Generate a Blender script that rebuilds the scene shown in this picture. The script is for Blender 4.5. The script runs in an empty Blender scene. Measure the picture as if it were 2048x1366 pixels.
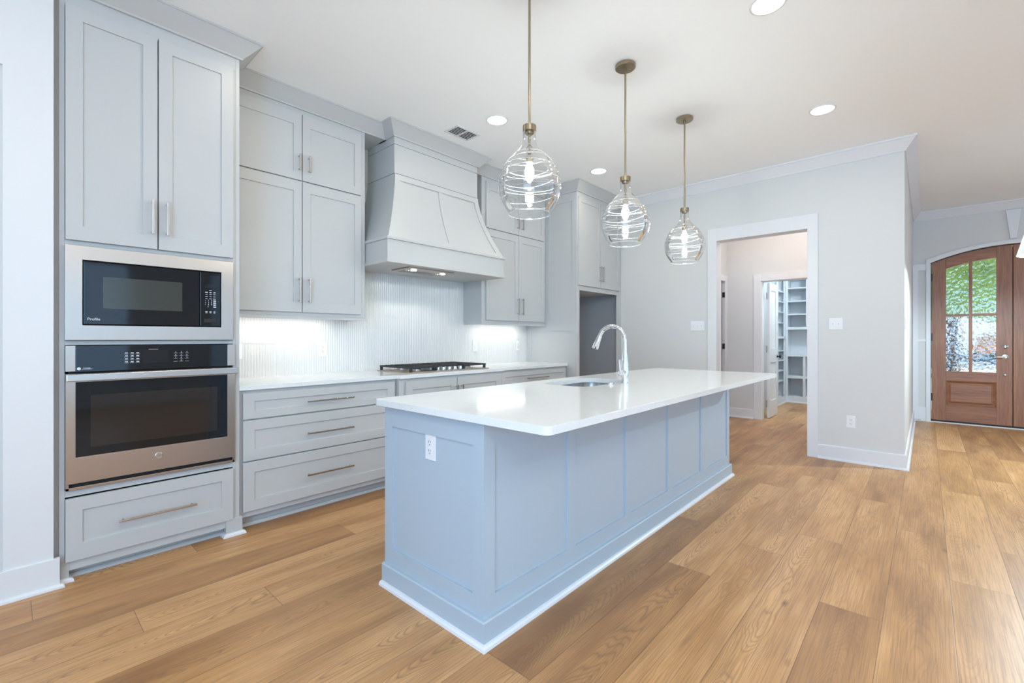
import bpy, bmesh, math, random
from mathutils import Vector, Matrix
random.seed(7)
R = math.radians
PI = math.pi
C = bpy.context.scene.collection
S = bpy.context.scene

# ------------------------------------------------------------------ camera, world, sun, daylight, exposure
CZ = 3.048                      # ceiling height
cam_d = bpy.data.cameras.new('camera'); cam = bpy.data.objects.new('camera', cam_d); C.objects.link(cam)
cam.location = (0, 0, 1.215); cam.rotation_euler = (R(90), 0, R(42.196 - 90))
cam_d.sensor_width = 36; cam_d.lens = 915.1 / 2048 * 36; cam_d.shift_y = -6.8 / 2048
cam_d.clip_start = .05; cam_d.clip_end = 200
S.camera = cam

W = bpy.data.worlds.new('world'); S.world = W; W.use_nodes = True
bg = W.node_tree.nodes['Background']
bg.inputs['Color'].default_value = (.60, .78, 1, 1); bg.inputs['Strength'].default_value = 1.1

def light(name, kind, loc, energy, color=(1, 1, 1), size=.1, size_y=None, rot=(0, 0, 0), parent=None, spread=None):
    d = bpy.data.lights.new(name, kind); d.energy = energy; d.color = color
    if kind == 'AREA':
        d.size = size
        if size_y: d.shape = 'RECTANGLE'; d.size_y = size_y
        if spread: d.spread = R(spread)
    elif kind == 'SUN': d.angle = R(2)
    else: d.shadow_soft_size = size
    o = bpy.data.objects.new(name, d); C.objects.link(o); o.location = loc; o.rotation_euler = rot
    if parent: o.parent = parent
    return o

light('sun', 'SUN', (14, 4, 9), 8.0, (1, .95, .86), rot=(R(38), R(28), 0))
DAY = (.38, .65, 1.0)
# daylight entering by the windows of the living area behind the photographer
light('daylight', 'AREA', (3.6, -4.30, 1.55), 8, DAY, 1.7, 1.9, (R(90), 0, 0))
light('daylight', 'AREA', (0.6, -4.30, 1.55), 24, DAY, 1.7, 1.9, (R(90), 0, 0))
light('daylight', 'AREA', (6.6, -4.30, 1.55), 20, DAY, 1.4, 1.9, (R(90), 0, 0))
light('unseen_fill_lamp', 'POINT', (-.9, -1.3, 2.5), 46, (1, 1, .90), .12)  # added unseen lamp without a fixture, brightens the ceiling
light('daylight', 'AREA', (-2.80, -1.6, 1.5), 225, (.34, .63, 1), 3.0, 2.4, (R(90), 0, R(-90)))
S.view_settings.view_transform = 'Standard'; S.view_settings.look = 'None'
S.view_settings.gamma = 1; S.view_settings.use_curve_mapping = False
S.view_settings.exposure = 0.10
S.cycles.use_denoising = True
S.cycles.max_bounces = 10; S.cycles.diffuse_bounces = 6; S.cycles.glossy_bounces = 5
S.cycles.transmission_bounces = 8; S.cycles.transparent_max_bounces = 16
S.cycles.sample_clamp_indirect = 6; S.cycles.caustics_reflective = False; S.cycles.caustics_refractive = False

# ------------------------------------------------------------------ materials
def mat(name, color=(.8, .8, .8), rough=.5, metal=0, spec=.5, emit=None, estr=0, coat=0):
    m = bpy.data.materials.new(name); m.use_nodes = True
    b = m.node_tree.nodes['Principled BSDF']
    b.inputs['Base Color'].default_value = (*color, 1); b.inputs['Roughness'].default_value = rough
    b.inputs['Metallic'].default_value = metal; b.inputs['Specular IOR Level'].default_value = spec
    b.inputs['Coat Weight'].default_value = coat
    if emit: b.inputs['Emission Color'].default_value = (*emit, 1); b.inputs['Emission Strength'].default_value = estr
    return m

class NT:
    def __init__(s, m): s.t = m.node_tree; s.n = s.t.nodes; s.b = s.n['Principled BSDF']
    def add(s, kind, **kw):
        n = s.n.new(kind)
        for k, v in kw.items(): setattr(n, k, v)
        return n
    def put(s, sock, v):
        if isinstance(v, bpy.types.NodeSocket): s.t.links.new(v, sock)
        elif v is not None: sock.default_value = v
    def math(s, op, a, b=None, c=None, clamp=False):
        n = s.add('ShaderNodeMath', operation=op); n.use_clamp = clamp
        for i, v in enumerate((a, b, c)): s.put(n.inputs[i], v)
        return n.outputs[0]
    def pos(s): return s.add('ShaderNodeTexCoord').outputs['Object']
    def sep(s, v):
        n = s.add('ShaderNodeSeparateXYZ'); s.put(n.inputs[0], v); return n.outputs
    def comb(s, x, y, z):
        n = s.add('ShaderNodeCombineXYZ')
        for i, v in enumerate((x, y, z)): s.put(n.inputs[i], v)
        return n.outputs[0]
    def noise(s, vec, scale, detail=3, rough=.5, dist=0):
        n = s.add('ShaderNodeTexNoise'); s.put(n.inputs['Vector'], vec); n.inputs['Scale'].default_value = scale
        n.inputs['Detail'].default_value = detail; n.inputs['Roughness'].default_value = rough; n.inputs['Distortion'].default_value = dist
        return n.outputs['Fac']
    def ramp(s, fac, stops, interp='LINEAR'):
        n = s.add('ShaderNodeValToRGB'); s.put(n.inputs[0], fac); r = n.color_ramp; r.interpolation = interp
        while len(r.elements) < len(stops): r.elements.new(.5)
        for e, (p, c) in zip(r.elements, stops):
            e.position = p; e.color = (*c, 1) if isinstance(c, tuple) else (c, c, c, 1)
        return n.outputs[0]
    def mix(s, fac, a, b, mode='MIX'):
        n = s.add('ShaderNodeMix', data_type='RGBA', blend_type=mode); s.put(n.inputs[0], fac)
        for i, v in ((6, a), (7, b)):
            s.put(n.inputs[i], (*v, 1) if isinstance(v, tuple) else v)
        return n.outputs[2]
    def bump(s, h, strength=.2, dist=.002):
        n = s.add('ShaderNodeBump'); n.inputs['Strength'].default_value = strength; n.inputs['Distance'].default_value = dist
        s.put(n.inputs['Height'], h); s.put(s.b.inputs['Normal'], n.outputs[0]); return n.outputs[0]

def painted(name, color, rough, scale=260, st=.05, spec=.4):
    m = mat(name, color, rough, spec=spec); t = NT(m)
    p = t.pos(); n = t.noise(p, scale, 2); t.bump(n, st, .001)
    v = t.noise(p, 1.7, 2)
    t.put(t.b.inputs['Base Color'], t.mix(v, tuple(c * .985 for c in color), tuple(min(1, c * 1.015) for c in color)))
    return m

M = {}
M['wall'] = painted('wall_paint', (.685, .682, .662), .55, 300, .05)
M['ceiling'] = painted('ceiling_paint', (.94, .955, .96), .8, 200, .08)
M['island'] = painted('island_paint_cool_lit', (.455, .533, .60), .38, 350, .03)  # bluer than the cabinets: cool light tone put into the colour
M['trim'] = painted('trim_paint', (.77, .775, .78), .32, 300, .02)
M['cab'] = painted('cabinet_paint', (.54, .543, .534), .38, 350, .03)
M['pantry'] = painted('pantry_paint', (.74, .77, .80), .4, 350, .03)
M['plastic'] = mat('white_plastic', (.84, .84, .84), .3)
M['slot'] = mat('dark_slot', (.05, .05, .055), .5)
M['dark'] = mat('black_gap', (.012, .012, .013), .6)
M['nickel'] = mat('brushed_nickel', (.54, .515, .485), .27, 1)
M['chrome'] = mat('polished_chrome', (.82, .84, .86), .07, 1)
M['bronze'] = mat('dark_bronze', (.03, .027, .025), .35, .6)
M['iron'] = mat('cast_iron', (.028, .029, .032), .5, spec=.4)
M['brass'] = mat('antique_brass', (.37, .31, .215), .28, 1)
M['vent_metal'] = mat('vent_enamel', (.75, .76, .76), .45)
M['lens'] = mat('lamp_lens', (1, 1, 1), .4, emit=(1, .985, .95), estr=9)
M['ucl'] = mat('light_strip', (1, 1, 1), .4, emit=(.93, .96, 1), estr=4)
m = bpy.data.materials.new('lamp_shade_fabric'); m.use_nodes = True; nt = m.node_tree; nt.nodes.clear()
o_ = nt.nodes.new('ShaderNodeOutputMaterial'); mx = nt.nodes.new('ShaderNodeMixShader'); mx.inputs[0].default_value = .45
d1 = nt.nodes.new('ShaderNodeBsdfDiffuse'); d1.inputs[0].default_value = (.9, .9, .88, 1); d2 = nt.nodes.new('ShaderNodeBsdfTranslucent'); d2.inputs[0].default_value = (.9, .9, .88, 1)
nt.links.new(d1.outputs[0], mx.inputs[1]); nt.links.new(d2.outputs[0], mx.inputs[2]); nt.links.new(mx.outputs[0], o_.inputs[0]); M['shade'] = m
M['bulb'] = mat('bulb_glow', (1, 1, 1), .3, emit=(.94, 1, .94), estr=325)
M['dimbulb'] = mat('shaded_bulb_glow', (1, 1, 1), .3, emit=(1, .96, .9), estr=20)
M['print'] = mat('printed_legend', (.72, .75, .80), .5)
M['display'] = mat('display_glass', (.006, .007, .010), .08)
M['blackglass'] = mat('black_glass', (.008, .009, .011), .05, spec=.36)
M['ovenwin'] = mat('oven_window', (.022, .018, .016), .05, spec=.42)
M['mwwin'] = mat('microwave_window', (.05, .054, .046), .12, spec=.4)
M['rubber'] = mat('black_rubber', (.015, .015, .016), .7)

m = mat('stainless_steel', (.50, .425, .365), .30, 1); t = NT(m); p = t.sep(t.pos())
n = t.noise(t.comb(t.math('MULTIPLY', p[0], 2), t.math('MULTIPLY', p[1], 2), t.math('MULTIPLY', p[2], 700)), 1, 2)
t.put(t.b.inputs['Roughness'], t.math('MULTIPLY_ADD', n, .06, .27)); t.b.inputs['Anisotropic'].default_value = .75
tg = t.add('ShaderNodeTangent'); tg.direction_type = 'RADIAL'; tg.axis = 'Z'; t.put(t.b.inputs['Tangent'], tg.outputs[0]); M['steel'] = m

m = mat('sink_steel', (.62, .62, .63), .22, 1); M['sink'] = m

# quartz with faint grey veins
m = mat('white_quartz', (.82, .825, .81), .10, spec=.5); t = NT(m); p = t.pos()
n1 = t.noise(p, 3.2, 6, .62, 1.2); d = t.math('ABSOLUTE', t.math('SUBTRACT', n1, .5))
vein = t.math('MULTIPLY', t.math('SUBTRACT', 1, t.math('MULTIPLY', d, 95), clamp=True), t.math('MULTIPLY', t.math('SUBTRACT', t.noise(p, 1.6, 2), .35, clamp=True), .9), clamp=True)
t.put(t.b.inputs['Base Color'], t.mix(vein, (.82, .825, .81), (.52, .52, .51))); M['quartz'] = m

# glazed ribbed tile
m = mat('glazed_tile', (.80, .81, .80), .16, spec=.5); t = NT(m); p = t.sep(t.pos())
n = t.noise(t.comb(t.math('MULTIPLY', p[0], 48.5), 0, t.math('MULTIPLY', p[2], 4)), 1, 1)
t.put(t.b.inputs['Base Color'], t.mix(n, (.70, .695, .67), (.755, .75, .73))); M['tile'] = m

# clear blown glass: thin wall, reflection by fresnel over a see-through body
def thin_glass(name, tint=(1, 1, 1), lo=.05, blend=.32, rough=.02):
    m = bpy.data.materials.new(name); m.use_nodes = True; nt = m.node_tree; nt.nodes.clear()
    o = nt.nodes.new('ShaderNodeOutputMaterial'); mx = nt.nodes.new('ShaderNodeMixShader')
    tr = nt.nodes.new('ShaderNodeBsdfTransparent'); tr.inputs[0].default_value = (*tint, 1)
    gl = nt.nodes.new('ShaderNodeBsdfGlossy'); gl.inputs['Roughness'].default_value = rough
    lw = nt.nodes.new('ShaderNodeLayerWeight'); lw.inputs['Blend'].default_value = blend
    mr = nt.nodes.new('ShaderNodeMapRange'); mr.inputs['To Min'].default_value = lo; mr.inputs['To Max'].default_value = .92
    nt.links.new(lw.outputs['Fresnel'], mr.inputs['Value']); nt.links.new(mr.outputs[0], mx.inputs[0])
    nt.links.new(tr.outputs[0], mx.inputs[1]); nt.links.new(gl.outputs[0], mx.inputs[2]); nt.links.new(mx.outputs[0], o.inputs[0])
    return m
M['globe'] = thin_glass('blown_glass', (.965, .97, .97), .03, .22)
M['pane'] = thin_glass('window_glass', (.96, .98, .98))

# rippled door glass
m = mat('rain_glass', (1, 1, 1), .0); t = NT(m); t.b.inputs['Transmission Weight'].default_value = 1; t.b.inputs['IOR'].default_value = 1.45
p = t.pos(); n = t.add('ShaderNodeTexVoronoi'); n.feature = 'SMOOTH_F1'; t.put(n.inputs['Vector'], p); n.inputs['Scale'].default_value = 26
n2 = t.noise(p, 18, 2); t.bump(t.math('ADD', n.outputs['Distance'], n2), .5, .006); M['rain'] = m

# wide plank floor
m = mat('oak_plank_floor', (.4, .27, .15), .34, spec=.45); t = NT(m); px, py, pz = t.sep(t.pos())
PW, PL = .2255, 1.83
v = t.math('DIVIDE', t.math('SUBTRACT', py, .818), PW); row = t.math('FLOOR', v); fv = t.math('FRACT', v)
known = {0: 2.41, -1: 2.914, -2: 3.30, -3: 2.516, -4: 3.81, -5: 3.182, 1: 3.077, 9: .073, 7: .379, 6: .842, 8: 1.449, 2: 3.9, 3: 3.2, 4: 2.1, 5: 1.9}
stops = []
for i in range(23):
    r_ = i - 9; x = known.get(r_, random.random() * PL)
    stops.append((i / 23, (x % PL) / PL))
idx = t.math('ADD', t.math('DIVIDE', t.math('FLOORED_MODULO', t.math('ADD', row, 9), 23), 23), .01)
off = t.ramp(idx, stops, 'CONSTANT')
u = t.math('SUBTRACT', t.math('DIVIDE', px, PL), off); col = t.math('FLOOR', u); fu = t.math('FRACT', u)
wn = t.add('ShaderNodeTexWhiteNoise', noise_dimensions='2D'); t.put(wn.inputs['Vector'], t.comb(row, col, 0))
rnd = wn.outputs['Value']; rc = t.sep(wn.outputs['Color'])
e1 = t.math('MULTIPLY', t.math('MINIMUM', fv, t.math('SUBTRACT', 1, fv)), PW)
e2 = t.math('MULTIPLY', t.math('MINIMUM', fu, t.math('SUBTRACT', 1, fu)), PL)
seam = t.math('SUBTRACT', 1, t.math('DIVIDE', t.math('MINIMUM', e1, e2), .0022), clamp=True)
ox, oy = t.math('MULTIPLY', rc[0], 41), t.math('MULTIPLY', rc[1], 23)
gx, gy = t.math('ADD', px, ox), t.math('ADD', py, oy)
dy = t.math('ADD', t.math('SUBTRACT', fv, .5), t.math('MULTIPLY', t.math('SUBTRACT', rc[1], .5), .5))
wob = t.noise(t.comb(t.math('MULTIPLY', gx, 1.1), t.math('MULTIPLY', gy, 4.5), rnd), 1, 2.5, .5, .3)
n1 = t.math('ADD', t.math('ADD', t.math('MULTIPLY', t.math('MULTIPLY', dy, dy), 1.0), t.math('MULTIPLY', gx, t.math('MULTIPLY', t.math('SUBTRACT', rc[0], .5), .62))), t.math('MULTIPLY', wob, .34))
ring = t.math('ABSOLUTE', t.math('SINE', t.math('MULTIPLY', n1, 215)))
ringm = t.math('POWER', t.math('SUBTRACT', 1, ring), 1.7)
amt = t.math('MULTIPLY', ringm, t.math('MULTIPLY_ADD', rc[2], .45, .14))
fib = t.noise(t.comb(t.math('MULTIPLY', gx, 3.2), t.math('MULTIPLY', gy, 150), 0), 1, 4, .65)
blot = t.noise(t.comb(t.math('MULTIPLY', gx, 1.3), t.math('MULTIPLY', gy, 7), 3), 1, 3, .55)
tone = t.math('ADD', t.math('MULTIPLY', rnd, .74), t.math('MULTIPLY', t.math('SUBTRACT', blot, .5), 2.0), clamp=True)
base = t.ramp(tone, [(0, (.70, .395, .172)), (.45, (.53, .276, .104)), (1, (.31, .146, .055))])
c1 = t.mix(amt, base, (.20, .105, .055))
c2 = t.mix(t.math('MULTIPLY', t.math('SUBTRACT', fib, .44), 2.4, clamp=True), c1, (.22, .125, .07))
vo = t.add('ShaderNodeTexVoronoi'); t.put(vo.inputs['Vector'], t.comb(t.math('MULTIPLY', gx, 1.5), t.math('MULTIPLY', gy, 4.2), 0)); vo.inputs['Scale'].default_value = .8
knot = t.math('SUBTRACT', 1, t.math('DIVIDE', vo.outputs['Distance'], .055), clamp=True)
c3 = t.mix(t.math('MULTIPLY', knot, .8), c2, (.10, .052, .03))
t.put(t.b.inputs['Base Color'], t.mix(t.math('MULTIPLY', seam, .75), c3, (.07, .04, .022)))
t.put(t.b.inputs['Roughness'], t.math('MULTIPLY_ADD', fib, .16, .30))
t.bump(t.math('SUBTRACT', t.math('MULTIPLY', fib, .16), t.math('MULTIPLY', seam, .5)), .3, .0016); M['floor'] = m

# mahogany entry door
def wood(name, a, b, axis, rough=.4):
    m = mat(name, a, rough); t = NT(m); p = t.sep(t.pos())
    k = [70, 70, 70]; k[axis] = 4
    n = t.noise(t.comb(*[t.math('MULTIPLY', p[i], k[i]) for i in range(3)]), 1, 4, .6)
    n2 = t.noise(t.comb(*[t.math('MULTIPLY', p[i], k[i] * .12) for i in range(3)]), 1, 2)
    f = t.math('MULTIPLY_ADD', t.math('SUBTRACT', n, .5), 1.6, t.math('MULTIPLY_ADD', t.math('SUBTRACT', n2, .5), .9, .5), clamp=True)
    t.put(t.b.inputs['Base Color'], t.mix(f, a, b)); t.bump(n, .08, .001); return m
M['mahog_v'] = wood('mahogany_upright', (.40, .175, .08), (.185, .072, .034), 2)
M['mahog_h'] = wood('mahogany_rail', (.38, .162, .078), (.165, .064, .032), 1)

# ------------------------------------------------------------------ mesh helpers
class MB:
    def __init__(s): s.v = []; s.f = []
    def add(s, vs, fs):
        o = len(s.v); s.v += [tuple(q) for q in vs]; s.f += [tuple(i + o for i in f) for f in fs]; return s
    def box(s, x0, x1, y0, y1, z0, z1):
        v = [(x, y, z) for x in (x0, x1) for y in (y0, y1) for z in (z0, z1)]
        return s.add(v, [(0, 1, 3, 2), (4, 6, 7, 5), (0, 4, 5, 1), (2, 3, 7, 6), (0, 2, 6, 4), (1, 5, 7, 3)])
    def prism(s, poly, a0, a1, axis):
        """poly: 2D outline; axis: the axis it is extruded along (0: poly is y,z; 1: x,z; 2: x,y)"""
        def P(q, a): l = list(q); l.insert(axis, a); return l
        n = len(poly); v = [P(q, a0) for q in poly] + [P(q, a1) for q in poly]
        return s.add(v, [tuple(range(n))[::-1], tuple(range(n, 2 * n))] + [(i, (i + 1) % n, n + (i + 1) % n, n + i) for i in range(n)])
    def lathe(s, prof, c=(0, 0, 0), axis=2, n=24, caps=True):
        v = []; f = []
        for r, h in prof:
            for k in range(n):
                a = 2 * PI * k / n; q = [r * math.cos(a), r * math.sin(a)]; q.insert(axis, h)
                v.append([q[i] + c[i] for i in range(3)])
        for j in range(len(prof) - 1):
            for k in range(n):
                f.append((j * n + k, j * n + (k + 1) % n, (j + 1) * n + (k + 1) % n, (j + 1) * n + k))
        if caps:
            f.append(tuple(range(n))[::-1]); f.append(tuple(range((len(prof) - 1) * n, len(prof) * n)))
        return s.add(v, f)
    def cyl(s, c, r, h, axis=2, n=20): return s.lathe([(r, 0), (r, h)], c, axis, n)
    def tube(s, pts, rad, n=12):
        pts = [Vector(p) for p in pts]; rad = rad if isinstance(rad, (list, tuple)) else [rad] * len(pts)
        v = []; f = []; up = None
        for i, p in enumerate(pts):
            d = (pts[min(i + 1, len(pts) - 1)] - pts[max(i - 1, 0)]).normalized()
            if up is None:
                up = Vector((0, 0, 1)) if abs(d.z) < .9 else Vector((1, 0, 0))
            x = up.cross(d).normalized(); y = d.cross(x).normalized(); up = y
            for k in range(n):
                a = 2 * PI * k / n; v.append(p + (x * math.cos(a) + y * math.sin(a)) * rad[i])
        for j in range(len(pts) - 1):
            for k in range(n): f.append((j * n + k, j * n + (k + 1) % n, (j + 1) * n + (k + 1) % n, (j + 1) * n + k))
        f.append(tuple(range(n))[::-1]); f.append(tuple(range((len(pts) - 1) * n, len(pts) * n)))
        return s.add(v, f)
    def sweep(s, path, prof):
        """path: 2D points; prof: (offset to the right of the path, z); mitred"""
        n = len(path); m = len(prof); v = []
        dirs = [(Vector(path[i + 1]) - Vector(path[i])).normalized() for i in range(n - 1)]
        for i in range(n):
            a = dirs[max(i - 1, 0)]; b = dirs[min(i, n - 2)]
            na, nb = Vector((a.y, -a.x)), Vector((b.y, -b.x))
            mt = (na + nb).normalized(); mt = mt / max(.2, mt.dot(nb))
            for o, z in prof: v.append((path[i][0] + mt.x * o, path[i][1] + mt.y * o, z))
        f = [(i * m + j, i * m + (j + 1) % m, (i + 1) * m + (j + 1) % m, (i + 1) * m + j) for i in range(n - 1) for j in range(m)]
        f.append(tuple(range(m))); f.append(tuple(range((n - 1) * m, n * m))[::-1])
        return s.add(v, f)
    def shaker(s, x0, x1, z0, z1, yf, th=.02, st=.063, rail=None, rec=.009, top=None):
        """framed panel facing -y, front at yf"""
        rb = rail or st; rt = top or rb
        o = [(x0, z0), (x1, z0), (x1, z1), (x0, z1)]; i = [(x0 + st, z0 + rb), (x1 - st, z0 + rb), (x1 - st, z1 - rt), (x0 + st, z1 - rt)]
        v = [(x, yf, z) for x, z in o] + [(x, yf, z) for x, z in i] + [(x, yf + rec, z) for x, z in i] + [(x, yf + th, z) for x, z in o]
        f = []
        for k in range(4):
            l = (k + 1) % 4
            f += [(k, l, 4 + l, 4 + k), (4 + k, 4 + l, 8 + l, 8 + k), (12 + k, 12 + l, l, k)]
        f += [(8, 9, 10, 11), (15, 14, 13, 12)]
        return s.add(v, f)
    def xf(s, fn): s.v = [tuple(fn(*q)) for q in s.v]; return s
    def build(s, name, m, parent=None, bevel=0, smooth=False, seg=2):
        me = bpy.data.meshes.new(name); me.from_pydata(s.v, [], s.f)
        b = bmesh.new(); b.from_mesh(me); bmesh.ops.recalc_face_normals(b, faces=b.faces); b.to_mesh(me); b.free()
        if smooth:
            me.polygons.foreach_set('use_smooth', [True] * len(me.polygons)); me.set_sharp_from_angle(angle=R(38))
        me.materials.append(M[m] if isinstance(m, str) else m)
        o = bpy.data.objects.new(name, me); C.objects.link(o)
        if parent: o.parent = parent; o.matrix_parent_inverse = Matrix.Translation(parent.location).inverted() if parent.parent is None else Matrix()
        if bevel:
            md = o.modifiers.new('bevel', 'BEVEL'); md.width = bevel; md.segments = seg; md.limit_method = 'ANGLE'; md.angle_limit = R(40)
            md.harden_normals = False
        return o

def tag(o, label, cat, group=None):
    o['label'] = label; o['category'] = cat
    if group: o['group'] = group
    return o
def thing(name, label, cat, loc=(0, 0, 0), group=None):
    o = bpy.data.objects.new(name, None); C.objects.link(o); o.location = loc; o.empty_display_size = .1
    return tag(o, label, cat, group)
def struct(name, mb, m, bevel=0, smooth=False):
    o = mb.build(name, m, None, bevel, smooth); o['kind'] = 'structure'; return o
def dup(root, loc, label, group=None):
    def cp(o, par):
        c = o.copy(); C.objects.link(c); c.parent = par
        for ch in kids.get(o.name, []): cp(ch, c)
        return c
    kids = {}
    for o in list(bpy.data.objects):
        if o.parent: kids.setdefault(o.parent.name, []).append(o)
    r = cp(root, None); r.location = loc; r['label'] = label
    if group: r['group'] = group
    return r
def text(name, body, size, loc, m, parent, align='CENTER', space=1.0, line=1.0, rot=(R(90), 0, 0), ext=.0003):
    d = bpy.data.curves.new(name, 'FONT'); d.body = body; d.size = size; d.align_x = align; d.space_character = space; d.space_line = line; d.extrude = ext
    tmp = bpy.data.objects.new('tmp', d); C.objects.link(tmp); bpy.context.view_layer.update()
    me = bpy.data.meshes.new_from_object(tmp.evaluated_get(bpy.context.evaluated_depsgraph_get())); bpy.data.objects.remove(tmp); bpy.data.curves.remove(d)
    me.name = name; me.transform(Matrix.Translation(loc) @ Matrix.Rotation(rot[0], 4, 'X')); me.materials.clear(); me.materials.append(M[m])
    o = bpy.data.objects.new(name, me); C.objects.link(o)
    if parent: o.parent = parent; o.matrix_parent_inverse = Matrix.Translation(parent.location).inverted() if parent.parent is None else Matrix()
    return o

def pull(parent, x, z, length, yf, vertical=True):
    """square bar pull standing off a front at yf"""
    mb = MB(); h = length / 2; b = .0055; y = yf - .032
    if vertical:
        mb.box(x - b, x + b, y - b, y + b, z - h, z + h)
        for s_ in (-1, 1): mb.box(x - .004, x + .004, y, yf + .001, z + s_ * (h - .014) - .004, z + s_ * (h - .014) + .004)
    else:
        mb.box(x - h, x + h, y - b, y + b, z - b, z + b)
        for s_ in (-1, 1): mb.box(x + s_ * (h - .02) - .004, x + s_ * (h - .02) + .004, y, yf + .001, z - .004, z + .004)
    return mb.build('handle', 'nickel', parent, .0015)

SHOE = [(0, 0), (.018, 0), (.016, .011), (.009, .018), (0, .020)]
def shoe(path, z=0, off=0):
    return MB().sweep(path, [(o + off, h + z) for o, h in SHOE])
CROWN = [(0, 2.946), (.014, 2.946), (.018, 2.955), (.098, 3.034), (.105, 3.036), (.105, CZ), (0, CZ)]

# ------------------------------------------------------------------ the setting: floor, ceiling, walls
XF, YB = 5.549, 3.82          # far wall, back wall
XD = 9.02                     # entry door wall
struct('floor', MB().box(-3.1, 10.6, -4.6, 3.95, -.05, 0), 'floor')
struct('ceiling', MB().box(-3.1, 10.6, -4.6, 3.95, CZ, CZ + .1), 'ceiling')
struct('wall_back', MB().box(-3.1, XF, YB, YB + .13, 0, CZ), 'wall')
wl = MB(); y0, y1, z0, z1 = -3.15, -.05, .25, 2.75
wl.box(-3.1, -2.95, -4.6, y0, 0, CZ); wl.box(-3.1, -2.95, y1, YB, 0, CZ); wl.box(-3.1, -2.95, y0, y1, 0, z0); wl.box(-3.1, -2.95, y0, y1, z1, CZ)
struct('wall_left', wl, 'wall')
wr = MB(); xs = [-2.95, -.3, 1.5, 2.7, 4.5, 5.85, 7.35, XD]
for i in range(0, 7, 2): wr.box(xs[i], xs[i + 1], -4.6, -4.45, 0, CZ)
for i in (1, 3, 5): wr.box(xs[i], xs[i + 1], -4.6, -4.45, 0, .55); wr.box(xs[i], xs[i + 1], -4.6, -4.45, 2.55, CZ)
struct('wall_rear', wr, 'wall')
def window(n, a0, a1, z0, z1, side):
    fr = MB(); am = (a0 + a1) / 2
    for q0, q1, h0, h1 in ((a0, a0 + .06, z0, z1), (a1 - .06, a1, z0, z1), (a0, a1, z0, z0 + .06), (a0, a1, z1 - .06, z1), (am - .03, am + .03, z0, z1), (a0, a1, (z0 + z1) / 2 - .02, (z0 + z1) / 2 + .02)):
        if side == 'rear': fr.box(q0, q1, -4.56, -4.50, h0, h1)
        else: fr.box(-3.06, -3.0, q0, q1, h0, h1)
    w = struct('window_%d' % n, fr, 'trim')
    pn = MB().box(a0 + .03, a1 - .03, -4.535, -4.53, z0 + .03, z1 - .03) if side == 'rear' else MB().box(-3.035, -3.03, a0 + .03, a1 - .03, z0 + .03, z1 - .03)
    pn.build('pane', 'pane', w)
window(1, -.3, 1.5, .55, 2.55, 'rear'); window(2, 2.7, 4.5, .55, 2.55, 'rear'); window(3, 5.85, 7.35, .55, 2.55, 'rear'); window(4, -3.15, -.05, .25, 2.75, 'left')

# wall stub left of the oven tower
struct('wall_return', MB().box(-2.95, .151, 3.15, YB, 0, CZ), 'wall')
tb = MB().prism([(-2.95, CZ), (-2.95, 2.471), (-.015, 2.471), (-.015, .14), (.151, .14), (.151, CZ)], 3.137, 3.151, 1)
struct('trim_1', tb, 'trim', .0015)
bb = MB().box(-2.95, .172, 3.128, 3.15, 0, .145); bb.add(*(lambda q: (q.v, q.f))(shoe([(-2.95, 3.128), (.172, 3.128), (.172, 3.16)])))
struct('baseboard_left', bb, 'trim', .002)

# far wall with the cased opening
OY0, OY1, OZ = .908, 1.815, 2.347
wf = MB().box(XF, XF + .13, .152, OY0, 0, CZ).box(XF, XF + .13, OY1, YB + .13, 0, CZ).box(XF, XF + .13, OY0, OY1, OZ, CZ)
struct('wall_far', wf, 'wall')
cs = MB()
for xa in (XF - .018, XF + .13):
    cs.box(xa, xa + .018, OY0 - .088, OY0 + .005, 0, OZ + .14); cs.box(xa, xa + .018, OY1 - .005, OY1 + .096, 0, OZ + .14)
    cs.box(xa, xa + .018, OY0 + .005, OY1 - .005, OZ - .005, OZ + .14)
cs.box(XF, XF + .13, OY0 - .004, OY0 + .003, 0, OZ); cs.box(XF, XF + .13, OY1 - .003, OY1 + .004, 0, OZ); cs.box(XF, XF + .13, OY0, OY1, OZ - .003, OZ + .004)
struct('trim_2', cs, 'trim', .002)
BASE = [(0, 0), (.016, 0), (.016, .133), (.012, .14), (0, .14)]
CRW = [(0, 2.938), (.010, 2.938), (.014, 2.948), (.080, 3.030), (.090, 3.034), (.090, CZ), (0, CZ)]
def base_run(name, path):
    mb = MB().sweep(path, BASE); q = shoe(path, off=.016); mb.add(q.v, q.f); struct(name, mb, 'trim')
base_run('baseboard_far', [(XF, OY0 - .088), (XF, .152), (XD, .152)])
base_run('baseboard_back', [(XF, 3.04), (XF, OY1 + .096)])
struct('trim_3', MB().sweep([(XF, 3.05), (XF, .152), (XD, .152), (XD, -4.45)], CRW), 'trim')
struct('wall_side', MB().box(XF + .13, XD, .152, .27, 0, CZ), 'wall')

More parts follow.
